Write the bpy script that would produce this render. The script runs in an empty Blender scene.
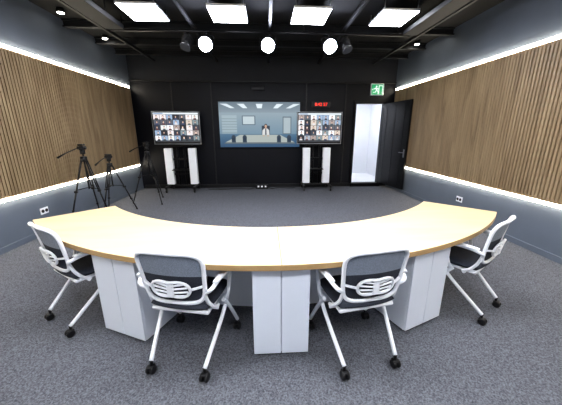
import bpy, bmesh, math, random
from mathutils import Vector, Matrix
random.seed(7)
scene = bpy.context.scene
COL = scene.collection
try:
    scene.view_settings.view_transform = 'Standard'
    scene.view_settings.exposure = 0.62
    scene.view_settings.look = 'Medium High Contrast'
except Exception as ex: print(ex)

def lin(c):
    out = []
    for v in c[:3]:
        v = v/255.0
        out.append(v/12.92 if v <= 0.04045 else ((v+0.055)/1.055)**2.4)
    return (out[0], out[1], out[2], 1.0)

# ---------------------------------------------------------------- materials
def mat(name, rgb, rough=0.5, metal=0.0, noise=None, bump=0.0, emit=None, estr=0.0, spec=0.5, amt=0.12):
    m = bpy.data.materials.new(name); m.use_nodes = True
    nt = m.node_tree; b = nt.nodes['Principled BSDF']
    col = lin(rgb)
    b.inputs['Base Color'].default_value = col
    b.inputs['Roughness'].default_value = rough
    b.inputs['Metallic'].default_value = metal
    b.inputs['Specular IOR Level'].default_value = spec
    if noise:
        tc = nt.nodes.new('ShaderNodeTexCoord'); n = nt.nodes.new('ShaderNodeTexNoise')
        n.inputs['Scale'].default_value = noise; n.inputs['Detail'].default_value = 3
        nt.links.new(tc.outputs['Object'], n.inputs['Vector'])
        r = nt.nodes.new('ShaderNodeValToRGB')
        r.color_ramp.elements[0].position = 0.3; r.color_ramp.elements[1].position = 0.7
        r.color_ramp.elements[0].color = tuple(max(0, c*(1-amt)) for c in col[:3])+(1,)
        r.color_ramp.elements[1].color = tuple(min(1, c*(1+amt)) for c in col[:3])+(1,)
        nt.links.new(n.outputs['Fac'], r.inputs['Fac']); nt.links.new(r.outputs['Color'], b.inputs['Base Color'])
        if bump:
            bp = nt.nodes.new('ShaderNodeBump'); bp.inputs['Strength'].default_value = bump
            bp.inputs['Distance'].default_value = 0.01
            nt.links.new(n.outputs['Fac'], bp.inputs['Height']); nt.links.new(bp.outputs['Normal'], b.inputs['Normal'])
    if emit:
        b.inputs['Emission Color'].default_value = lin(emit)
        b.inputs['Emission Strength'].default_value = estr
    return m

def mat_wood(name, dark, light, scale=(1, 1, 1), rough=0.45, seam=False, nscale=6.0):
    m = bpy.data.materials.new(name); m.use_nodes = True
    nt = m.node_tree; b = nt.nodes['Principled BSDF']
    tc = nt.nodes.new('ShaderNodeTexCoord'); mp = nt.nodes.new('ShaderNodeMapping')
    mp.inputs['Scale'].default_value = scale
    n = nt.nodes.new('ShaderNodeTexNoise'); n.inputs['Scale'].default_value = nscale
    n.inputs['Detail'].default_value = 6; n.inputs['Distortion'].default_value = 0.6
    r = nt.nodes.new('ShaderNodeValToRGB')
    r.color_ramp.elements[0].position = 0.3; r.color_ramp.elements[1].position = 0.72
    r.color_ramp.elements[0].color = lin(dark); r.color_ramp.elements[1].color = lin(light)
    nt.links.new(tc.outputs['Object'], mp.inputs['Vector']); nt.links.new(mp.outputs['Vector'], n.inputs['Vector'])
    nt.links.new(n.outputs['Fac'], r.inputs['Fac'])
    last = r.outputs['Color']
    if seam:
        sx = nt.nodes.new('ShaderNodeSeparateXYZ'); nt.links.new(tc.outputs['Object'], sx.inputs['Vector'])
        ab = nt.nodes.new('ShaderNodeMath'); ab.operation = 'ABSOLUTE'; nt.links.new(sx.outputs['X'], ab.inputs[0])
        lt = nt.nodes.new('ShaderNodeMath'); lt.operation = 'LESS_THAN'; lt.inputs[1].default_value = 0.003
        nt.links.new(ab.outputs[0], lt.inputs[0])
        mx = nt.nodes.new('ShaderNodeMixRGB'); mx.inputs['Color2'].default_value = lin((130, 105, 70))
        nt.links.new(lt.outputs[0], mx.inputs['Fac']); nt.links.new(last, mx.inputs['Color1']); last = mx.outputs['Color']
    nt.links.new(last, b.inputs['Base Color'])
    b.inputs['Roughness'].default_value = rough
    return m

def mat_vcol(name, strength):
    m = bpy.data.materials.new(name); m.use_nodes = True
    nt = m.node_tree; b = nt.nodes['Principled BSDF']
    a = nt.nodes.new('ShaderNodeAttribute'); a.attribute_name = 'Col'
    nt.links.new(a.outputs['Color'], b.inputs['Emission Color'])
    b.inputs['Emission Strength'].default_value = strength
    b.inputs['Base Color'].default_value = (0.01, 0.01, 0.01, 1)
    b.inputs['Roughness'].default_value = 0.3
    return m

M_wall = mat('slate_paint', (100, 108, 119), 0.7, noise=3, amt=0.05)
M_carpet = mat('grey_carpet', (98, 100, 106), 0.95, noise=110, bump=0.5, amt=0.5, spec=0.1)
M_ceil = mat('black_ceiling_paint', (12, 13, 16), 0.85, noise=4, amt=0.2)
M_beam = mat('charcoal_steel', (22, 24, 28), 0.6, noise=8)
M_backblack = mat('black_wall_panel', (8, 10, 19), 0.5, noise=2, amt=0.2, spec=0.3)
M_backgrey = mat('dark_grey_fascia', (32, 35, 42), 0.6, noise=3, amt=0.1)
M_slat = mat_wood('walnut_slats', (126, 106, 80), (166, 145, 114), (1, 1, 0.12), 0.5, nscale=9)
M_slatback = mat('dark_slat_backing', (92, 76, 58), 0.7, noise=5)
M_strip = mat('led_strip_glow', (255, 250, 240), emit=(255, 244, 222), estr=20.0)
M_panelglow = mat('led_panel_glow', (255, 255, 255), emit=(246, 248, 255), estr=18.0)
M_fillglow = mat('unseen_fill_glow', (255, 255, 255), emit=(246, 248, 255), estr=25.0)  # stronger glow for the added fill panels out of view
M_spotglow = mat('spot_lens_glow', (255, 255, 255), emit=(228, 233, 255), estr=90.0)
M_down = mat('downlight_glow', (255, 255, 255), emit=(255, 250, 240), estr=18.0)
M_white = mat('white_plastic', (236, 239, 244), 0.35, noise=5, amt=0.02)
M_whitelam = mat('white_laminate', (226, 232, 242), 0.4, noise=2, amt=0.02)
M_gap = mat('dark_gap', (60, 64, 72), 0.8, noise=5)
M_black = mat('black_plastic', (18, 18, 20), 0.45, noise=5, amt=0.1)
M_blackmetal = mat('black_metal', (22, 22, 25), 0.35, 0.6, noise=5, amt=0.1)
M_chrome = mat('brushed_steel', (170, 172, 178), 0.3, 0.9, noise=8)
M_silver = mat('silver_plastic', (150, 154, 160), 0.4, 0.2, noise=8, amt=0.05)
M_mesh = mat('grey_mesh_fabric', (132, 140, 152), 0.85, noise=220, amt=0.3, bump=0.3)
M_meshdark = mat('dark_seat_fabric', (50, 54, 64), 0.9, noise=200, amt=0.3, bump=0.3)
M_desk = mat_wood('maple_laminate', (214, 190, 148), (228, 206, 166), (0.25, 1.4, 1), 0.38, seam=True, nscale=5)
M_deskedge = mat_wood('maple_edge_band', (170, 140, 96), (190, 160, 114), (1, 1, 6), 0.45, nscale=6)
M_hall = mat('white_hall_paint', (232, 234, 238), 0.7, noise=2, amt=0.02)
M_door = mat('black_door_gloss', (12, 13, 16), 0.35, noise=2, amt=0.1)
M_red = mat('red_led', (200, 30, 20), emit=(255, 60, 40), estr=1.0)
M_screen = mat_vcol('display_picture', 0.85)
M_screen2 = mat_vcol('display_picture_wall', 0.55)
M_sign = mat_vcol('sign_picture', 0.75)

# ---------------------------------------------------------------- helpers
def finish(bm, name, mats, parent=None, loc=(0, 0, 0), rot=(0, 0, 0), smooth=False):
    me = bpy.data.meshes.new(name)
    bmesh.ops.recalc_face_normals(bm, faces=bm.faces[:])
    bm.to_mesh(me); bm.free()
    if not isinstance(mats, (list, tuple)): mats = [mats]
    for m in mats: me.materials.append(m)
    if smooth:
        for p in me.polygons: p.use_smooth = True
    ob = bpy.data.objects.new(name, me); COL.objects.link(ob)
    ob.location = loc; ob.rotation_euler = rot
    if parent: ob.parent = parent
    return ob

def empty(name, loc=(0, 0, 0), rz=0.0, label=None, category=None, group=None):
    e = bpy.data.objects.new(name, None); COL.objects.link(e)
    e.empty_display_size = 0.1
    e.location = loc; e.rotation_euler = (0, 0, rz)
    tag(e, label, category, group); return e

def tag(o, label=None, category=None, group=None, kind=None):
    if label: o['label'] = label
    if category: o['category'] = category
    if group: o['group'] = group
    if kind: o['kind'] = kind
    return o

def merge(bm, tmp, mi=0):
    vm = {}
    for v in tmp.verts: vm[v] = bm.verts.new(v.co)
    for f in tmp.faces:
        try:
            nf = bm.faces.new([vm[v] for v in f.verts]); nf.material_index = mi; nf.smooth = f.smooth
        except ValueError: pass
    tmp.free()

def add_box(bm, c, s, bev=0.0, mi=0, rot=None, seg=2):
    tmp = bmesh.new()
    bmesh.ops.create_cube(tmp, size=1.0)
    bmesh.ops.scale(tmp, vec=Vector(s), verts=tmp.verts)
    if bev > 0:
        bmesh.ops.bevel(tmp, geom=tmp.edges[:], offset=bev, segments=seg, affect='EDGES', profile=0.5)
    if rot is not None: bmesh.ops.transform(tmp, matrix=rot, verts=tmp.verts)
    bmesh.ops.translate(tmp, vec=Vector(c), verts=tmp.verts)
    merge(bm, tmp, mi)

def add_tube(bm, pts, r, seg=10, mi=0, closed=False, flat=1.0):
    pts = [Vector(p) for p in pts]; n = len(pts)
    rs = r if isinstance(r, (list, tuple)) else [r]*n
    rings = []; up = None
    for i in range(n):
        if closed: t = pts[(i+1) % n]-pts[i-1]
        else: t = pts[min(i+1, n-1)]-pts[max(i-1, 0)]
        t.normalize()
        if up is None:
            ref = Vector((0, 0, 1)) if abs(t.z) < 0.9 else Vector((0, 1, 0))
            up = (ref-t*ref.dot(t)).normalized()
        else: up = (up-t*up.dot(t)).normalized()
        sd = t.cross(up)
        rings.append([bm.verts.new(pts[i]+(up*math.cos(a)*flat+sd*math.sin(a))*rs[i]) for a in [2*math.pi*k/seg for k in range(seg)]])
    m = n if closed else n-1
    for i in range(m):
        A = rings[i]; B = rings[(i+1) % n]
        off = 0
        if closed and i == n-1:
            off = min(range(seg), key=lambda o: (A[0].co-B[o].co).length)
        for k in range(seg):
            f = bm.faces.new([A[k], A[(k+1) % seg], B[(k+1+off) % seg], B[(k+off) % seg]])
            f.smooth = True; f.material_index = mi
    if not closed:
        for R in (rings[0], rings[-1]):
            f = bm.faces.new(R); f.material_index = mi

def bez(pts, n=8):
    P = [Vector(p) for p in pts]; out = []
    for i in range(len(P)-1):
        p0 = P[max(i-1, 0)]; p1 = P[i]; p2 = P[i+1]; p3 = P[min(i+2, len(P)-1)]
        for k in range(n):
            t = k/n
            out.append(0.5*((2*p1)+(p2-p0)*t+(2*p0-5*p1+4*p2-p3)*t*t+(3*p1-p0-3*p2+p3)*t**3))
    out.append(P[-1]); return out

def add_cyl(bm, a, b, r, seg=16, mi=0, r2=None):
    add_tube(bm, [a, b], [r, r if r2 is None else r2], seg, mi)

def box_obj(name, c, s, m, parent=None, bev=0.0, kind=None, **kw):
    bm = bmesh.new(); add_box(bm, (0, 0, 0), s, bev)
    o = finish(bm, name, m, parent, c)
    tag(o, kind=kind, **kw); return o

def add_poly(bm, lay, pts, z, rgb):
    vs = [bm.verts.new((p[0], -z, p[1])) for p in pts]
    f = bm.faces.new(vs)
    c = lin(rgb)
    for l in f.loops: l[lay] = c

def rectp(x0, y0, x1, y1): return [(x0, y0), (x1, y0), (x1, y1), (x0, y1)]
def discp(cx, cy, rx, ry, n=12): return [(cx+rx*math.cos(2*math.pi*k/n), cy+ry*math.sin(2*math.pi*k/n)) for k in range(n)]

def picture_obj(name, polys, m, parent, loc):
    bm = bmesh.new(); lay = bm.loops.layers.float_color.new('Col')
    for pts, z, rgb in polys: add_poly(bm, lay, pts, z, rgb)
    me = bpy.data.meshes.new(name); bm.normal_update()
    for f in bm.faces:
        if f.normal.y > 0: f.normal_flip()
    bm.to_mesh(me); bm.free(); me.materials.append(m)
    ob = bpy.data.objects.new(name, me); COL.objects.link(ob); ob.parent = parent; ob.location = loc
    return ob

# ---------------------------------------------------------------- room
XL, XR, YB, YF, ZC = -3.48, 3.56, 7.60, -1.8, 3.43
box_obj('floor', ((XL+XR)/2, (YB+YF)/2, -0.05), (XR-XL+0.4, YB-YF+0.4, 0.1), M_carpet, kind='structure')
box_obj('ceiling', ((XL+XR)/2, (YB+YF)/2, ZC+0.05), (XR-XL+0.4, YB-YF+0.4, 0.1), M_ceil, kind='structure')
box_obj('wall_left', (XL-0.05, (YB+YF)/2, ZC/2), (0.1, YB-YF, ZC), M_wall, kind='structure')
box_obj('wall_right', (XR+0.05, (YB+YF)/2, ZC/2), (0.1, YB-YF, ZC), M_wall, kind='structure')
box_obj('wall_front', ((XL+XR)/2, YF-0.05, ZC/2), (XR-XL+0.2, 0.1, ZC), M_wall, kind='structure')
DX0, DX1, DZ0, DZ1 = 2.50, 3.27, 0.10, 2.30
bm = bmesh.new()
ZS = 2.83
def wb(x0, x1, z0, z1, mi, t=0.12, yo=0.0):
    add_box(bm, ((x0+x1)/2, YB+t/2+yo, (z0+z1)/2), (x1-x0, t, z1-z0), 0, mi)
wb(XL, DX0, 0, ZS, 0); wb(DX1, XR, 0, ZS, 0); wb(DX0, DX1, DZ1, ZS, 0); wb(DX0, DX1, 0, DZ0, 0)
wb(XL, XR, ZS, ZC, 1)
finish(bm, 'wall_back', [M_backblack, M_backgrey]).__setitem__('kind', 'structure')
bm = bmesh.new()
for x in (-2.45, -1.42, 1.12, 2.2):
    add_box(bm, (x, YB-0.008, ZS/2), (0.03, 0.016, ZS-0.02), 0.003)
add_box(bm, ((XL+XR)/2, YB-0.03, ZS), (XR-XL-0.02, 0.06, 0.04), 0.004)
finish(bm, 'trim_1', M_black).__setitem__('kind', 'structure')
box_obj('baseboard_back', ((XL+DX0)/2, YB-0.012, 0.05), (DX0-XL-0.1, 0.024, 0.1), M_black, kind='structure', bev=0.004)
box_obj('baseboard_left', (XL+0.008, (YB+YF)/2, 0.04), (0.016, YB-YF-0.04, 0.08), M_wall, kind='structure', bev=0.003)
box_obj('baseboard_right', (XR-0.008, (YB+YF)/2, 0.04), (0.016, YB-YF-0.04, 0.08), M_wall, kind='structure', bev=0.003)

ZW0, ZW1 = 0.71, 2.62
def slats(name, x, sgn):
    bm = bmesh.new()
    y0, y1 = YF+0.05, YB-0.1
    add_box(bm, (x+sgn*0.015, (y0+y1)/2, (ZW0+ZW1)/2), (0.03, y1-y0, ZW1-ZW0), 0, 1)
    p = 0.05; n = int((y1-y0)/p)
    for i in range(n):
        add_box(bm, (x+sgn*0.037, y0+p*(i+0.5), (ZW0+ZW1)/2), (0.016, 0.035, ZW1-ZW0), 0, 0)
    o = finish(bm, name, [M_slat, M_slatback]); o['kind'] = 'structure'
slats('trim_2', XL, 1); slats('trim_3', XR, -1)

for x, sg in ((XL, 1), (XR, -1)):
    for z, w in ((2.655, 'above'), (0.675, 'below')):
        e = empty('led_strip_light', (x+sg*0.02, (YB+YF)/2, z), label='glowing warm white LED line just %s slatted wood wall panelling' % w,
                  category='strip light', group='LED lines along the wood panelling')
        box_obj('mounting_channel', (-sg*0.013, 0, 0), (0.010, YB-YF-0.2, 0.046), M_chrome, e)
        box_obj('diffuser', (sg*0.004, 0, 0), (0.024, YB-YF-0.22, 0.034), M_strip, e, bev=0.004)

HY = YB+0.12
bm = bmesh.new()
add_box(bm, (DX0-0.30, HY+0.9, 1.3), (0.1, 1.8, 2.6))
add_box(bm, (DX1+0.45, HY+0.9, 1.3), (0.1, 1.8, 2.6))
add_box(bm, ((DX0+DX1)/2, HY+1.85, 1.3), (1.8, 0.1, 2.6))
finish(bm, 'wall_hallway', M_hall).__setitem__('kind', 'structure')
box_obj('floor_hallway', ((DX0+DX1)/2+0.08, HY+0.95, 0.05), (1.7, 1.9, 0.1), M_hall, kind='structure')
box_obj('ceiling_hallway', ((DX0+DX1)/2+0.08, HY+0.95, 2.65), (1.7, 1.9, 0.1), M_hall, kind='structure')
e = empty('ceiling_light_panel', (2.9, HY+0.7, 2.598), label='unseen square LED light added to brighten the hallway', category='ceiling light')  # lamp out of view, put in to brighten the hallway
box_obj('diffuser', (0, 0, -0.02), (0.5, 0.5, 0.01), M_panelglow, e)
box_obj('frame', (0, 0, -0.007), (0.56, 0.56, 0.014), M_white, e)
bm = bmesh.new()
fw = 0.06
add_box(bm, (DX0-fw/2, YB-0.02, (DZ0+DZ1+fw)/2), (fw, 0.05, DZ1-DZ0+fw), 0.004)
add_box(bm, (DX1+fw/2, YB-0.02, (DZ0+DZ1+fw)/2), (fw, 0.05, DZ1-DZ0+fw), 0.004)
add_box(bm, ((DX0+DX1)/2, YB-0.02, DZ1+fw/2), (DX1-DX0, 0.05, fw), 0.004)
add_box(bm, ((DX0+DX1)/2, YB-0.04, DZ0/2), (DX1-DX0+0.12, 0.09, DZ0), 0.004)
finish(bm, 'trim_4', M_blackmetal).__setitem__('kind', 'structure')
hinge = (DX1+0.02, YB-0.06, 0)
dr = bpy.data.objects.new('door_1', None); COL.objects.link(dr); dr.location = hinge
dr.rotation_euler = (0, 0, math.radians(-80)); dr['kind'] = 'structure'
W = 1.08
bm = bmesh.new()
add_box(bm, (W/2, 0, (0.12+DZ1)/2), (W, 0.045, DZ1-0.12), 0.004)
for s in (-1, 1):
    for xx in (0.16, 0.52, 0.88): add_box(bm, (xx, s*0.025, (0.12+DZ1)/2), (0.02, 0.008, DZ1-0.3), 0.002)
finish(bm, 'door_leaf', M_door, dr)
bm = bmesh.new()
for s in (-1, 1):
    add_tube(bm, bez([(W-0.07, s*0.024, 1.05), (W-0.07, s*0.07, 1.05), (W-0.12, s*0.075, 1.05), (W-0.2, s*0.075, 1.05)], 5), 0.009, 8)
    add_box(bm, (W-0.07, s*0.026, 1.03), (0.05, 0.006, 0.2), 0.002)
finish(bm, 'handle', M_chrome, dr)
for z in (0.35, 1.2, 2.05):
    bm = bmesh.new(); add_cyl(bm, (0.0, 0.03, z-0.05), (0, 0.03, z+0.05), 0.012, 10)
    finish(bm, 'hinge', M_chrome, dr)

k = 5
for y in (2.9, 3.7, 5.45, 6.35, 7.1):
    bm = bmesh.new()
    add_box(bm, (0, 0, 0.05), (XR-XL-0.02, 0.09, 0.02)); add_box(bm, (0, 0, -0.05), (XR-XL-0.02, 0.09, 0.02))
    add_box(bm, (0, 0, 0), (XR-XL-0.02, 0.02, 0.1))
    o = finish(bm, 'trim_%d' % k, M_beam, None, ((XL+XR)/2, y, ZC-0.061)); o['kind'] = 'structure'; k += 1
for x in (-2.75, -1.2, 0.1, 1.4, 2.85):
    o = box_obj('trim_%d' % k, (x, 3.9, ZC-0.15), (0.05, 7.2, 0.05), M_beam, kind='structure', bev=0.004); k += 1
for x, w in ((-2.45, 0.28), (2.55, 0.24)):
    e = empty('cable_tray', (x, 2.6, ZC-0.24), 0, 'dark steel cable tray hung from the black ceiling', 'cable tray', 'ceiling cable trays')
    bm = bmesh.new()
    add_box(bm, (0, 0, 0), (w, 5.0, 0.012))
    for s in (-1, 1): add_box(bm, (s*w/2, 0, 0.03), (0.014, 5.0, 0.07), 0.003)
    for j in range(17): add_box(bm, (0, -2.4+j*0.29, 0.012), (w, 0.03, 0.02), 0.002)
    finish(bm, 'tray', M_beam, e)
    for yy in (-2.0, 0.0, 2.0):
        for s in (-1, 1):
            bm = bmesh.new(); add_cyl(bm, (s*w/2, yy, 0.05), (s*w/2, yy, 0.24), 0.006, 6); finish(bm, 'hanger_rod', M_beam, e)

def clone_tree(root, loc, rz=None, label=None):
    r = root.copy(); COL.objects.link(r); r.location = loc
    if rz is not None: r.rotation_euler = (0, 0, rz)
    if label: r['label'] = label
    for c in list(root.children):
        cc = c.copy(); COL.objects.link(cc); cc.parent = r
        for g in list(c.children):
            gg = g.copy(); COL.objects.link(gg); gg.parent = cc
    return r

def make_panel(x, y, glow):  # builds the visible row and the added unseen fill rows
    pan = empty('ceiling_light_panel', (x, y, 3.30), label='square white LED panel light hung under the black ceiling',
                category='ceiling light', group='LED panels across the ceiling')
    bm = bmesh.new(); add_box(bm, (0, 0, 0), (0.56, 0.60, 0.03), 0.004); finish(bm, 'housing', M_white, pan, (0, 0, 0.0))
    bm = bmesh.new(); add_box(bm, (0, 0, 0), (0.535, 0.575, 0.006)); finish(bm, 'diffuser', glow, pan, (0, 0, -0.019))
    for sx in (-1, 1):
        for sy in (-1, 1):
            bm = bmesh.new(); add_cyl(bm, (sx*0.25, sy*0.27, 0.014), (sx*0.25, sy*0.27, 0.129), 0.006, 6)
            finish(bm, 'hanger_rod', M_chrome, pan)
    return pan
PX = (-1.80, -0.54, 0.72, 2.04)
p0 = make_panel(PX[0], 4.70, M_panelglow)
for xx in PX[1:]: clone_tree(p0, (xx, 4.70, 3.30))
p1 = make_panel(PX[0], 1.7, M_fillglow)  # unseen row added to light the near side of the desk
for (x, y) in [(xx, 1.7) for xx in PX[1:]] + [(xx, -0.5) for xx in PX]: clone_tree(p1, (x, y, 3.30))  # rest of the added fill panels, above and behind the camera

for (x, y) in ((-3.2, 6.2), (-3.2, 5.0), (3.28, 6.2), (3.28, 5.6)):
    e = empty('downlight', (x, y, ZC-0.001), label='small round bright downlight near the side wall', category='downlight', group='small downlights by the walls')
    bm = bmesh.new(); add_cyl(bm, (0, 0, 0), (0, 0, -0.06), 0.055, 20); finish(bm, 'housing', M_black, e)
    bm = bmesh.new(); add_cyl(bm, (0, 0, -0.0605), (0, 0, -0.066), 0.045, 20); finish(bm, 'lens', M_down, e)

pipe_y, pipe_z = 5.25, 3.228
e = empty('lighting_pipe', (0, pipe_y, pipe_z), 0, 'black steel lighting pipe hung across the ceiling', 'lighting rig')
bm = bmesh.new(); add_cyl(bm, (-2.6, 0, 0), (2.6, 0, 0), 0.022, 12); finish(bm, 'pipe', M_blackmetal, e)
for x in (-2.4, -0.6, 0.7, 2.4):
    bm = bmesh.new(); add_cyl(bm, (x, 0, 0.015), (x, 0, ZC-pipe_z), 0.012, 8); finish(bm, 'drop_rod', M_blackmetal, e)
def spotlight(x, lit, rz, tilt, label, s=1.0):
    e = empty('spotlight', (x, pipe_y, pipe_z-0.024), rz, label, 'spotlight', 'stage spotlights on the ceiling pipe')
    bm = bmesh.new()
    add_box(bm, (0, 0, -0.016), (0.05, 0.06, 0.03), 0.006)
    add_cyl(bm, (0, 0, -0.03), (0, 0, -0.05), 0.012, 8)
    add_tube(bm, [(-0.145*s, 0, -0.14), (-0.145*s, 0, -0.06), (-0.12*s, 0, -0.04), (0.12*s, 0, -0.04), (0.145*s, 0, -0.06), (0.145*s, 0, -0.14)], 0.009, 8)
    finish(bm, 'yoke', M_blackmetal, e)
    R = Matrix.Rotation(tilt, 3, 'X')
    def T(p): return R @ Vector(p) + Vector((0, 0, -0.14-0.02*s))
    bm = bmesh.new()
    add_tube(bm, [T((0, 0.13, 0)), T((0, 0.10, 0)), T((0, -0.06, 0)), T((0, -0.10, 0))], [0.06*s, 0.095*s, 0.115*s, 0.128*s], 24)
    for j in range(5):
        add_tube(bm, [T((0, 0.09-j*0.03, 0)), T((0, 0.082-j*0.03, 0))], 0.122*s, 24)
    finish(bm, 'lamp_body', M_black, e)
    bm = bmesh.new(); add_tube(bm, [T((0, -0.101, 0)), T((0, -0.106, 0))], 0.118*s, 24)
    finish(bm, 'lens', M_spotglow if lit else M_gap, e)
TL = math.radians(24)
for x in (-1.01, 0.065, 1.16):
    spotlight(x, True, 0, TL, 'lit round stage spotlight glowing bluish white', 0.95)
spotlight(-1.34, False, math.radians(-35), math.radians(60), 'unlit black stage spotlight hanging beside a lit one', 0.75)
spotlight(1.46, False, math.radians(35), math.radians(60), 'unlit black stage spotlight hanging beside a lit one', 0.75)

# ---------------------------------------------------------------- wall display: live camera view of a meeting room
e = empty('wall_display', (-0.15, YB, 1.735), label='large wall-mounted display showing a pale blue meeting room', category='screen')
sw, sh = 2.18, 1.18
bm = bmesh.new(); add_box(bm, (0, -0.035, 0), (sw+0.05, 0.066, sh+0.05), 0.006); finish(bm, 'bezel', M_blackmetal, e)
w2, h2 = sw/2, sh/2
P = []
for i in range(8):
    t = i/8; z0 = h2-(i+1)*0.035; z1 = h2-i*0.035
    P.append((rectp(-w2, z0, w2, z1), 0, (int(104+t*40), int(122+t*38), int(134+t*36))))
for i in range(14):
    t = i/14; z0 = 0.32-(i+1)*0.04; z1 = 0.32-i*0.04
    P.append((rectp(-w2, z0, w2, z1), 0, (int(150-t*26), int(168-t*18), int(178-t*10))))
for i in range(9):
    t = i/9; z0 = -0.24-(i+1)*0.04; z1 = -0.24-i*0.04
    z0 = max(z0, -h2)
    P.append((rectp(-w2, z0, w2, z1), 0, (int(86-t*36), int(120-t*34), int(146-t*26))))
for x in (-0.85, -0.45, 0.0, 0.5, 0.9):
    P.append(([(x*1.12-0.10, 0.54), (x*1.12+0.08, 0.54), (x*0.85+0.06, 0.43), (x*0.85-0.06, 0.43)], 0.001, (228, 240, 246)))
P.append((rectp(-1.02, -0.22, -0.62, 0.25), 0.001, (166, 184, 192)))
for i in range(6): P.append((rectp(-1.02, -0.20+i*0.07, -0.62, -0.185+i*0.07), 0.002, (128, 148, 158)))
P.append((rectp(0.62, -0.24, 0.86, 0.22), 0.001, (104, 120, 130)))
P.append((rectp(0.645, -0.22, 0.835, 0.19), 0.002, (176, 190, 196)))
P.append((rectp(-0.48, 0.0, -0.12, 0.24), 0.001, (92, 108, 122))); P.append((rectp(-0.455, 0.02, -0.145, 0.22), 0.002, (196, 210, 216)))
P.append((rectp(0.05, -0.30, 0.27, -0.02), 0.003, (52, 62, 76)))
P.append(([(0.06, -0.30), (0.26, -0.30), (0.25, -0.14), (0.20, -0.09), (0.12, -0.09), (0.07, -0.14)], 0.004, (222, 224, 224)))
P.append(([(0.14, -0.30), (0.18, -0.30), (0.175, -0.10), (0.145, -0.10)], 0.005, (60, 66, 80)))
P.append((rectp(0.145, -0.11, 0.175, -0.07), 0.005, (196, 160, 140)))
P.append((discp(0.16, -0.025, 0.042, 0.055, 14), 0.005, (46, 38, 36))); P.append((discp(0.16, -0.037, 0.033, 0.043, 14), 0.006, (206, 172, 150)))
P.append(([(-0.95, -0.46), (0.95, -0.46), (0.55, -0.26), (-0.55, -0.26)], 0.006, (178, 186, 182)))
P.append(([(-0.98, -0.50), (0.98, -0.50), (0.95, -0.46), (-0.95, -0.46)], 0.007, (104, 116, 122)))
P.append((rectp(0.08, -0.30, 0.12, -0.27), 0.007, (206, 172, 150))); P.append((rectp(0.20, -0.30, 0.24, -0.27), 0.007, (206, 172, 150)))
for x in (-0.72, -0.42, 0.52, 0.80):
    P.append((discp(x, -0.34, 0.06, 0.08, 10), 0.008, (58, 72, 88))); P.append((rectp(x-0.055, -0.46, x+0.055, -0.34), 0.008, (58, 72, 88)))
picture_obj('screen', P, M_screen2, e, (0, -0.069, 0))

def call_grid(w, h, cols, rows):
    P = [(rectp(-w/2, -h/2, w/2, h/2), 0, (24, 26, 30))]
    P.append((rectp(-w/2, h/2-0.04, w/2, h/2), 0.001, (200, 208, 214)))
    P.append((rectp(-w/2+0.02, h/2-0.030, -w/2+0.25, h/2-0.012), 0.002, (90, 120, 160)))
    P.append((rectp(-w/2, -h/2, w/2, -h/2+0.035), 0.001, (50, 54, 60)))
    gh = h-0.08; cw = w/cols; ch = gh/rows
    bgs = [(205, 208, 208), (150, 160, 172), (86, 90, 100), (190, 180, 170), (120, 135, 140), (225, 228, 234), (50, 58, 72), (150, 140, 138), (140, 160, 185), (210, 204, 206), (34, 38, 48)]
    for r in range(rows):
        for c in range(cols):
            x0 = -w/2+c*cw+0.005; z0 = -h/2+0.038+r*ch+0.005; x1 = x0+cw-0.010; z1 = z0+ch-0.010
            P.append((rectp(x0, z0, x1, z1), 0.001, random.choice(bgs)))
            cx = (x0+x1)/2+random.uniform(-0.01, 0.01); ww = x1-x0; hh = z1-z0
            sc = random.uniform(0.85, 1.1)
            shirt = random.choice([(30, 32, 40), (60, 70, 100), (200, 200, 205), (90, 60, 64), (70, 84, 90), (40, 40, 44)])
            P.append(([(cx-ww*0.30*sc, z0), (cx+ww*0.30*sc, z0), (cx+ww*0.2*sc, z0+hh*0.3), (cx-ww*0.2*sc, z0+hh*0.3)], 0.002, shirt))
            P.append((discp(cx, z0+hh*0.60, ww*0.15*sc, hh*0.28*sc), 0.003, (34, 30, 32)))
            P.append((discp(cx, z0+hh*0.52, ww*0.11*sc, hh*0.22*sc), 0.004, random.choice([(208, 178, 162), (190, 160, 146), (224, 196, 180)])))
    return P

def tv_stand(x, y, px, label):
    e = empty('mobile_tv_stand', (x, y, 0), 0, label, 'tv stand', 'rolling stands under the televisions')
    for dx in px:
        bm = bmesh.new(); add_box(bm, (dx, 0, 0.66), (0.20, 0.13, 0.96), 0.012)
        finish(bm, 'side_panel', M_white, e)['label'] = 'tall white side panel'
    mid = sum(px)/2
    bm = bmesh.new()
    for s in (-1, 1): add_cyl(bm, (mid+s*0.09, 0.03, 0.12), (mid+s*0.09, 0.03, 1.22), 0.024, 10)
    for z in (0.45, 0.85, 1.21): add_box(bm, (mid, 0.02, z), (px[1]-px[0], 0.03, 0.05), 0.005)
    finish(bm, 'column', M_blackmetal, e)
    bm = bmesh.new()
    for s in (-1, 1): add_box(bm, (mid+s*0.36, -0.02, 0.135), (0.06, 0.62, 0.05), 0.01)
    add_box(bm, (mid, 0.03, 0.14), (0.78, 0.08, 0.05), 0.01)
    finish(bm, 'base', M_black, e)
    bm = bmesh.new(); add_box(bm, (mid, -0.05, 0.58), (px[1]-px[0]-0.21, 0.28, 0.02), 0.004); finish(bm, 'shelf', M_black, e)
    for sx in (-1, 1):
        for sy in (-1, 1):
            bm = bmesh.new(); cx, cy = mid+sx*0.36, -0.02+sy*0.27
            add_cyl(bm, (cx-0.016, cy, 0.045), (cx+0.016, cy, 0.045), 0.045, 16)
            add_box(bm, (cx, cy, 0.098), (0.045, 0.06, 0.022), 0.004)
            finish(bm, 'caster', M_black, e)
    return e
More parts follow.
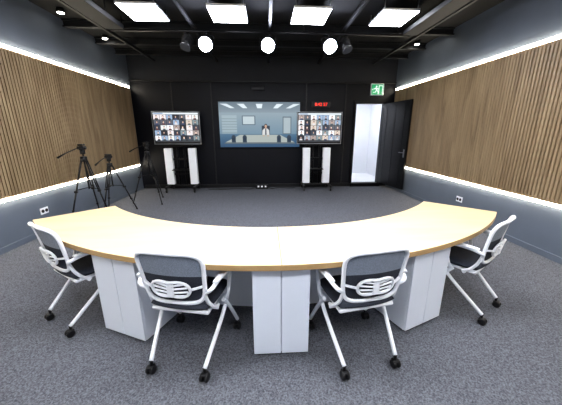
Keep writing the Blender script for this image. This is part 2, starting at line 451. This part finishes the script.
def tv(x, y, z, w, h, label, cols, rows):
    e = empty('television', (x, y, z), 0, label, 'television', 'video call televisions')
    bm = bmesh.new(); add_box(bm, (0, 0, 0), (w, 0.05, h), 0.008)
    add_box(bm, (0, 0.03, -0.05), (w*0.6, 0.03, h*0.5), 0.008)
    finish(bm, 'bezel', M_black, e)
    bm = bmesh.new()
    t = 0.014
    for s in (-1, 1):
        add_box(bm, (s*(w/2-t/2), -0.027, 0), (t, 0.008, h), 0.002)
        add_box(bm, (0, -0.027, s*(h/2-t/2)), (w-2*t, 0.008, t), 0.002)
    finish(bm, 'edge_trim', M_silver, e)['label'] = 'thin silver screen edge'
    picture_obj('screen', call_grid(w-0.07, h-0.09, cols, rows), M_screen, e, (0, -0.027, 0.01))
TY = 7.25
tv_stand(-2.28, TY, (-0.28, 0.34), 'black rolling television stand with white side panels near tripods')
tv(-2.28, TY, 1.65, 1.20, 0.82, 'black television showing a crowded video call beside the tripods', 7, 5)
tv_stand(1.43, TY, (-0.33, 0.22), 'black rolling television stand with white side panels near the door')
tv(1.43, TY, 1.65, 1.20, 0.82, 'black television showing a crowded video call beside the open door', 7, 5)

e = empty('digital_clock', (1.52, YB, 2.27), label='small black wall clock with red LED digits', category='clock')
bm = bmesh.new(); add_box(bm, (0, -0.02, 0), (0.50, 0.036, 0.14), 0.006); finish(bm, 'case', M_black, e)
cu = bpy.data.curves.new('clock_text', 'FONT'); cu.body = '8:42 57'; cu.size = 0.115; cu.align_x = 'CENTER'; cu.align_y = 'CENTER'; cu.extrude = 0.001
to = bpy.data.objects.new('clock_text', cu); COL.objects.link(to)
bpy.context.view_layer.update()
me = bpy.data.meshes.new_from_object(to.evaluated_get(bpy.context.evaluated_depsgraph_get()))
bpy.data.objects.remove(to)
me.materials.clear(); me.materials.append(M_red)
o = bpy.data.objects.new('digits', me); COL.objects.link(o); o.parent = e; o.location = (0, -0.040, 0); o.rotation_euler = (math.pi/2, 0, 0)

e = empty('exit_sign', (3.04, YB, 2.66), label='green emergency exit sign with a white running figure', category='sign')
bm = bmesh.new(); add_box(bm, (0, -0.025, 0), (0.36, 0.046, 0.30), 0.008); finish(bm, 'case', M_white, e)
g = (20, 150, 95); wv = (235, 255, 242)
P = [(rectp(-0.16, -0.13, 0.16, 0.13), 0, g), (rectp(0.03, -0.105, 0.15, 0.105), 0.001, wv), (rectp(0.05, -0.105, 0.13, 0.085), 0.002, g),
     (discp(-0.03, 0.075, 0.022, 0.022), 0.003, wv),
     ([(-0.06, 0.045), (-0.02, 0.05), (0.0, -0.02), (-0.04, -0.03)], 0.003, wv),
     ([(-0.02, 0.045), (0.05, 0.01), (0.045, -0.005), (-0.015, 0.02)], 0.003, wv),
     ([(-0.06, 0.045), (-0.11, 0.015), (-0.10, 0.0), (-0.05, 0.02)], 0.003, wv),
     ([(-0.02, -0.02), (0.0, -0.02), (0.04, -0.06), (0.03, -0.11), (0.012, -0.11), (0.015, -0.065)], 0.003, wv),
     ([(-0.04, -0.03), (-0.015, -0.03), (-0.05, -0.075), (-0.12, -0.085), (-0.12, -0.068), (-0.065, -0.06)], 0.003, wv),
     ([(-0.15, 0.0), (-0.12, 0.03), (-0.12, -0.03)], 0.003, wv)]
picture_obj('sign_face', P, M_sign, e, (0, -0.050, 0))

e = empty('wall_camera', (-0.18, YB, 2.66), label='small black video camera bar on the wall above the display', category='camera')
bm = bmesh.new(); add_box(bm, (0, -0.035, 0), (0.34, 0.066, 0.09), 0.012); finish(bm, 'case', M_beam, e)
for dx in (-0.1, 0.0, 0.1):
    bm = bmesh.new(); add_cyl(bm, (dx, -0.068, 0), (dx, -0.078, 0), 0.028, 16); finish(bm, 'lens', M_black, e)

def outlet(x, y, z, sgn):
    e = empty('wall_outlet', (x, y, z), math.pi/2*(1 if sgn > 0 else -1), 'white double power socket with black inserts on the lower wall', 'power outlet', 'wall sockets')
    bm = bmesh.new(); add_box(bm, (0, -0.006, 0), (0.15, 0.010, 0.10), 0.003); finish(bm, 'cover_plate', M_white, e)
    for s in (-1, 1):
        bm = bmesh.new(); add_cyl(bm, (s*0.035, -0.0115, 0), (s*0.035, -0.016, 0), 0.026, 16); finish(bm, 'socket', M_black, e)
outlet(XL, 4.18, 0.36, 1); outlet(XR, 4.55, 0.35, -1)

e = empty('floor_connection_box', (-0.12, 7.40, 0.0), label='small black cable box with white plugs on carpet', category='cable box')
bm = bmesh.new(); add_box(bm, (0, 0, 0.06), (0.34, 0.16, 0.118), 0.01); finish(bm, 'body', M_black, e)
for i in range(3):
    bm = bmesh.new(); add_box(bm, (-0.1+i*0.1, -0.095, 0.075), (0.045, 0.03, 0.045), 0.004); finish(bm, 'plug', M_white, e)
for pts in ([(0.17, 0, 0.03), (0.3, -0.06, 0.012), (0.5, 0.05, 0.012), (0.75, -0.03, 0.012), (0.95, 0.02, 0.012)],
            [(-0.17, 0, 0.03), (-0.35, -0.1, 0.012), (-0.7, -0.02, 0.012), (-1.1, -0.1, 0.012), (-1.5, -0.06, 0.012)]):
    bm = bmesh.new(); add_tube(bm, bez(pts, 6), 0.009, 8); finish(bm, 'cable', M_black, e)

def tripod(x, y, H, rad, rz, label, pan=True):
    e = empty('tripod', (x, y, 0), rz, label, 'tripod', 'camera tripods by the wall')
    for i in range(3):
        a = math.radians(90+120*i); d = Vector((math.cos(a), math.sin(a), 0))
        bm = bmesh.new()
        top = d*0.035+Vector((0, 0, H*0.82)); bot = d*rad+Vector((0, 0, 0.015))
        mid = top.lerp(bot, 0.48); mid2 = top.lerp(bot, 0.76)
        tang = Vector((-d.y, d.x, 0))*0.016
        add_tube(bm, [top+tang, mid+tang], 0.010, 8); add_tube(bm, [top-tang, mid-tang], 0.010, 8)
        add_tube(bm, [mid.lerp(top, 0.1), mid2], 0.013, 8); add_tube(bm, [mid2.lerp(mid, 0.1), bot], 0.010, 8)
        add_box(bm, mid, (0.05, 0.05, 0.035), 0.006); add_box(bm, mid2, (0.035, 0.035, 0.03), 0.005)
        add_tube(bm, [bot+Vector((0, 0, 0.02)), bot-Vector((0, 0, 0.014))], 0.016, 10)
        finish(bm, 'leg', M_black, e)
    bm = bmesh.new()
    add_cyl(bm, (0, 0, H*0.45), (0, 0, H*0.9), 0.013, 10)
    add_cyl(bm, (0, 0, H*0.79), (0, 0, H*0.85), 0.048, 14)
    for i in range(3):
        a = math.radians(90+120*i); d = Vector((math.cos(a), math.sin(a), 0))
        tp = (d*0.035+Vector((0, 0, H*0.82))).lerp(d*rad, 0.45)
        add_tube(bm, [(0, 0, H*0.47), tp], 0.006, 6)
    finish(bm, 'center_column', M_black, e)
    bm = bmesh.new()
    add_cyl(bm, (0, 0, H*0.88), (0, 0, H*0.93), 0.038, 14)
    add_box(bm, (0, 0, H*0.95), (0.07, 0.08, 0.07), 0.01)
    add_cyl(bm, (-0.06, 0, H*0.955), (0.06, 0, H*0.955), 0.028, 12)
    add_box(bm, (0, 0, H*0.99), (0.07, 0.14, 0.025), 0.005)
    finish(bm, 'pan_head', M_black, e)
    if pan:
        bm = bmesh.new()
        add_tube(bm, [(-0.05, 0, H*0.955), (-0.20, -0.1, H*0.90), (-0.30, -0.16, H*0.85)], [0.008, 0.008, 0.016], 8)
        finish(bm, 'pan_handle', M_black, e)
    return e
tripod(-3.02, 4.62, 1.36, 0.36, 0.3, 'tall black camera tripod with pan handle beside the wood wall')
tripod(-3.02, 5.32, 1.14, 0.36, 0.9, 'shorter black camera tripod beside the wood wall')
tripod(-2.60, 6.05, 1.34, 0.40, -0.2, 'black camera tripod standing near the television')

# ---------------------------------------------------------------- desk
CX, CY, RO, RI, ANG = 0.09, 4.60, 3.11, 2.42, math.radians(47.6)
ZT, TH = 0.75, 0.042
desk = empty('curved_desk', (CX, CY, 0), 0, 'long curved conference desk with light maple top and white panels', 'desk')
def arc_slab(ro, ri, a0, a1, z0, z1, n, name, mats, parent, bevel=0.0, edge_mi=0):
    bm = bmesh.new(); A = []
    for i in range(n+1):
        a = a0+(a1-a0)*i/n; s, c = math.sin(a), -math.cos(a)
        A.append([bm.verts.new((r*s, r*c, z)) for r, z in ((ro, z0), (ro, z1), (ri, z1), (ri, z0))])
    for i in range(n):
        for k in range(4):
            f = bm.faces.new([A[i][k], A[i][(k+1) % 4], A[i+1][(k+1) % 4], A[i+1][k]])
            f.material_index = edge_mi if k in (0, 2, 3) else 0
    for R in (A[0], A[-1]):
        f = bm.faces.new(R); f.material_index = edge_mi
    o = finish(bm, name, mats, parent)
    if bevel:
        b = o.modifiers.new('bevel', 'BEVEL'); b.width = bevel; b.segments = 2; b.limit_method = 'ANGLE'; b.angle_limit = math.radians(50)
    return o
arc_slab(RO, RI, -ANG, ANG, ZT-TH, ZT, 72, 'desktop', [M_desk, M_deskedge], desk, 0.004, 1)
arc_slab(RI+0.085, RI+0.06, -ANG+0.03, ANG-0.03, 0.012, ZT-TH-0.001, 60, 'modesty_panel', [M_whitelam], desk)
def pedestal(phi, w, label):
    R0 = 3.05
    e = empty('pedestal_cabinet', (CX+R0*math.sin(phi), CY-R0*math.cos(phi), 0), phi, label, 'cabinet', 'white cabinets under the desk')
    d = 0.48; h = ZT-TH-0.003
    bm = bmesh.new(); add_box(bm, (0, d/2+0.018, 0.02+(h-0.02)/2), (w-0.006, d, h-0.02), 0.003); finish(bm, 'body', M_whitelam, e)
    for s in (-1, 1):
        bm = bmesh.new(); add_box(bm, (s*w/4, 0.008, 0.025+(h-0.03)/2), (w/2-0.005, 0.018, h-0.03), 0.003)
        finish(bm, 'door', M_whitelam, e)
    for sx in (-1, 1):
        for sy in (0.06, d-0.05):
            bm = bmesh.new(); add_cyl(bm, (sx*(w/2-0.04), sy, 0.0), (sx*(w/2-0.04), sy, 0.021), 0.02, 12)
            finish(bm, 'foot', M_black, e)
pedestal(0.0, 0.39, 'white two-panel cabinet under the middle of the desk')
pedestal(math.radians(-23.3), 0.42, 'white two-panel cabinet under the desk between two chairs')
pedestal(math.radians(22.8), 0.42, 'white two-panel cabinet under the desk between two chairs')

# ---------------------------------------------------------------- chair
def back_pt(s, t, off=0.0):
    w = (0.190+0.030*t)
    x = s*w
    y = -0.19-0.055*t-0.02*t*t+0.045*s*s*(0.5+0.5*t)-off
    z = 0.51+0.37*t-0.010*s*s*t
    return Vector((x, y, z))
def build_chair(loc, rz, label):
    e = empty('conference_chair', loc, rz, label, 'chair', 'rolling chairs around the curved desk')
    bm = bmesh.new()
    n, m = 16, 14; top = []; bot = []
    def sp(u, v):
        return u*math.sqrt(1-0.22*v*v), v*math.sqrt(1-0.22*u*u)
    for i in range(n+1):
        rt = []; rb = []
        for j in range(m+1):
            u = -1+2*i/n; v = -1+2*j/m; x, y = sp(u, v)
            ed = max(abs(u), abs(v)); dz = 0.03*(1-ed**6)
            front = 0.025*max(0, v)**2
            rt.append(bm.verts.new((x*0.225, y*0.215+0.03, 0.462+dz-front)))
            rb.append(bm.verts.new((x*0.215, y*0.205+0.03, 0.448-front)))
        top.append(rt); bot.append(rb)
    for i in range(n):
        for j in range(m):
            f = bm.faces.new([top[i][j], top[i+1][j], top[i+1][j+1], top[i][j+1]]); f.smooth = True
            bm.faces.new([bot[i][j], bot[i][j+1], bot[i+1][j+1], bot[i+1][j]])
    for i in range(n):
        bm.faces.new([top[i][0], bot[i][0], bot[i+1][0], top[i+1][0]]); bm.faces.new([top[i][m], top[i+1][m], bot[i+1][m], bot[i][m]])
    for j in range(m):
        bm.faces.new([top[0][j], top[0][j+1], bot[0][j+1], bot[0][j]]); bm.faces.new([top[n][j], bot[n][j], bot[n][j+1], top[n][j+1]])
    finish(bm, 'seat', M_meshdark, e)['label'] = 'dark fabric seat cushion'
    bm = bmesh.new()
    add_box(bm, (0, 0.02, 0.425), (0.40, 0.36, 0.03), 0.012)
    for y in (-0.08, 0.1): add_tube(bm, [(-0.235, y, 0.42), (0.235, y, 0.42)], 0.013, 10)
    finish(bm, 'seat_shell', M_white, e)
    br = bmesh.new(); loop = []
    def sq(a):
        c, s = math.cos(a), math.sin(a)
        p = 0.38
        return math.copysign(abs(c)**p, c), math.copysign(abs(s)**p, s)
    for i in range(48):
        s, t = sq(2*math.pi*(i+0.5)/48); loop.append(back_pt(s, (t+1)/2))
    add_tube(br, loop, 0.0135, 10, closed=True)
    for s in (-1, 1):
        add_tube(br, bez([back_pt(s*0.98, 0.22), back_pt(s*0.98, 0.05)+Vector((s*0.01, 0.02, -0.02)), (s*0.215, -0.11, 0.45), (s*0.225, -0.06, 0.425)], 5), 0.0125, 10)
    bkrest = finish(br, 'backrest', M_white, e)
    bkrest['label'] = 'white plastic back frame'
    bm = bmesh.new(); G = []
    for i in range(17):
        row = []
        for j in range(21):
            u = -1+2*i/16; v = -1+2*j/20
            x = u*(1-0.10*abs(v)**6); yv = v*(1-0.08*abs(u)**6)
            row.append(bm.verts.new(back_pt(x*0.985, (yv*0.985+1)/2, -0.004)))
        G.append(row)
    for i in range(16):
        for j in range(20):
            f = bm.faces.new([G[i][j], G[i+1][j], G[i+1][j+1], G[i][j+1]]); f.smooth = True
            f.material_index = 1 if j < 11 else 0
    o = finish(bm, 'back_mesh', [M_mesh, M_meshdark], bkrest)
    sm = o.modifiers.new('thick', 'SOLIDIFY'); sm.thickness = 0.006
    bm = bmesh.new(); L = []
    for i in range(40):
        a = 2*math.pi*i/40
        rx = 0.62*math.cos(a); rt = 0.20*math.sin(a)*(0.66+0.44*abs(math.cos(a)))
        L.append(back_pt(rx, 0.32+rt, 0.022))
    add_tube(bm, L, 0.0095, 8, closed=True)
    for s in (-1, 1):
        for (t0, t1) in ((0.45, 0.385), (0.365, 0.32), (0.28, 0.25), (0.20, 0.185)):
            pts = [back_pt(s*(0.06+0.48*q/6), t1+(t0-t1)*q/6, 0.022) for q in range(7)]
            add_tube(bm, pts, 0.0065, 8)
        add_tube(bm, [back_pt(s*0.60, 0.32, 0.022), back_pt(s*0.80, 0.34, 0.012), back_pt(s*0.98, 0.36, 0.0)], 0.009, 8)
    add_box(bm, back_pt(0, 0.32, 0.022), (0.045, 0.012, 0.11), 0.005)
    finish(bm, 'lumbar_support', M_white, bkrest)['label'] = 'white perforated butterfly-shaped lumbar support'
    for s in (-1, 1):
        bm = bmesh.new()
        add_tube(bm, bez([(s*0.235, 0.02, 0.42), (s*0.262, 0.03, 0.46), (s*0.266, 0.06, 0.56), (s*0.265, 0.08, 0.63), (s*0.264, 0.04, 0.645), (s*0.260, -0.10, 0.645), (s*0.240, -0.18, 0.62), back_pt(s*1.0, 0.22)], 5), 0.0135, 10)
        P = bez([(s*0.266, 0.11, 0.655), (s*0.268, 0.03, 0.66), (s*0.266, -0.06, 0.66), (s*0.258, -0.16, 0.658)], 5)
        rr = [0.015+0.013*math.sin(math.pi*min(1, (i+1.5)/(len(P)+1))) for i in range(len(P))]
        add_tube(bm, P, rr, 12, flat=0.5)
        finish(bm, 'armrest', M_white, e)
    for s in (-1, 1):
        for (tp, kn, bt) in (((s*0.238, 0.10, 0.425), (s*0.228, -0.02, 0.30), (s*0.188, -0.25, 0.085)),
                             ((s*0.238, 0.0, 0.425), (s*0.245, 0.09, 0.31), (s*0.248, 0.235, 0.085))):
            bm = bmesh.new()
            add_tube(bm, bez([tp, kn, bt], 8), 0.014, 10)
            leg = finish(bm, 'leg', M_white, e)
            bm = bmesh.new(); x, y, z = bt
            add_cyl(bm, (x, y, 0.092), (x, y, 0.055), 0.011, 8)
            for q in (-1, 1):
                add_tube(bm, [(x+q*0.006, y-0.012, 0.029), (x+q*0.010, y-0.012, 0.029), (x+q*0.022, y-0.012, 0.029), (x+q*0.026, y-0.012, 0.029)], [0.026, 0.0285, 0.0285, 0.024], 18)
            add_box(bm, (x, y-0.008, 0.050), (0.040, 0.046, 0.016), 0.006)
            finish(bm, 'caster', M_black, leg)['label'] = 'black twin-wheel caster'
    return e
def chair_at(phi_deg, r, extra=0.0):
    p = math.radians(phi_deg)
    return (CX+r*math.sin(p), CY-r*math.cos(p), 0), p+math.radians(extra)
lab_mid = 'white rolling chair with grey mesh back beside the centre cabinet'
lab_end = 'white rolling chair with grey mesh back at the curved desk end'
loc, rz = chair_at(-12.2, 2.99); ch = build_chair(loc, rz, lab_mid)
loc, rz = chair_at(10.3, 3.01); clone_tree(ch, loc, rz)
loc, rz = chair_at(-34, 2.95); clone_tree(ch, loc, rz, lab_end)
loc, rz = chair_at(34.2, 3.02); clone_tree(ch, loc, rz, lab_end)

# ---------------------------------------------------------------- world + camera
w = bpy.data.worlds.new('world'); scene.world = w; w.use_nodes = True
w.node_tree.nodes['Background'].inputs['Color'].default_value = (0.5, 0.55, 0.65, 1)
w.node_tree.nodes['Background'].inputs['Strength'].default_value = 0.2
cam = bpy.data.cameras.new('camera'); cam.sensor_width = 36; cam.lens = 265/562*36; cam.clip_start = 0.02
co = bpy.data.objects.new('camera', cam); COL.objects.link(co)
co.location = (0, 0, 1.55); co.rotation_euler = (math.radians(90-14.9), 0, math.radians(-3.24))
scene.camera = co
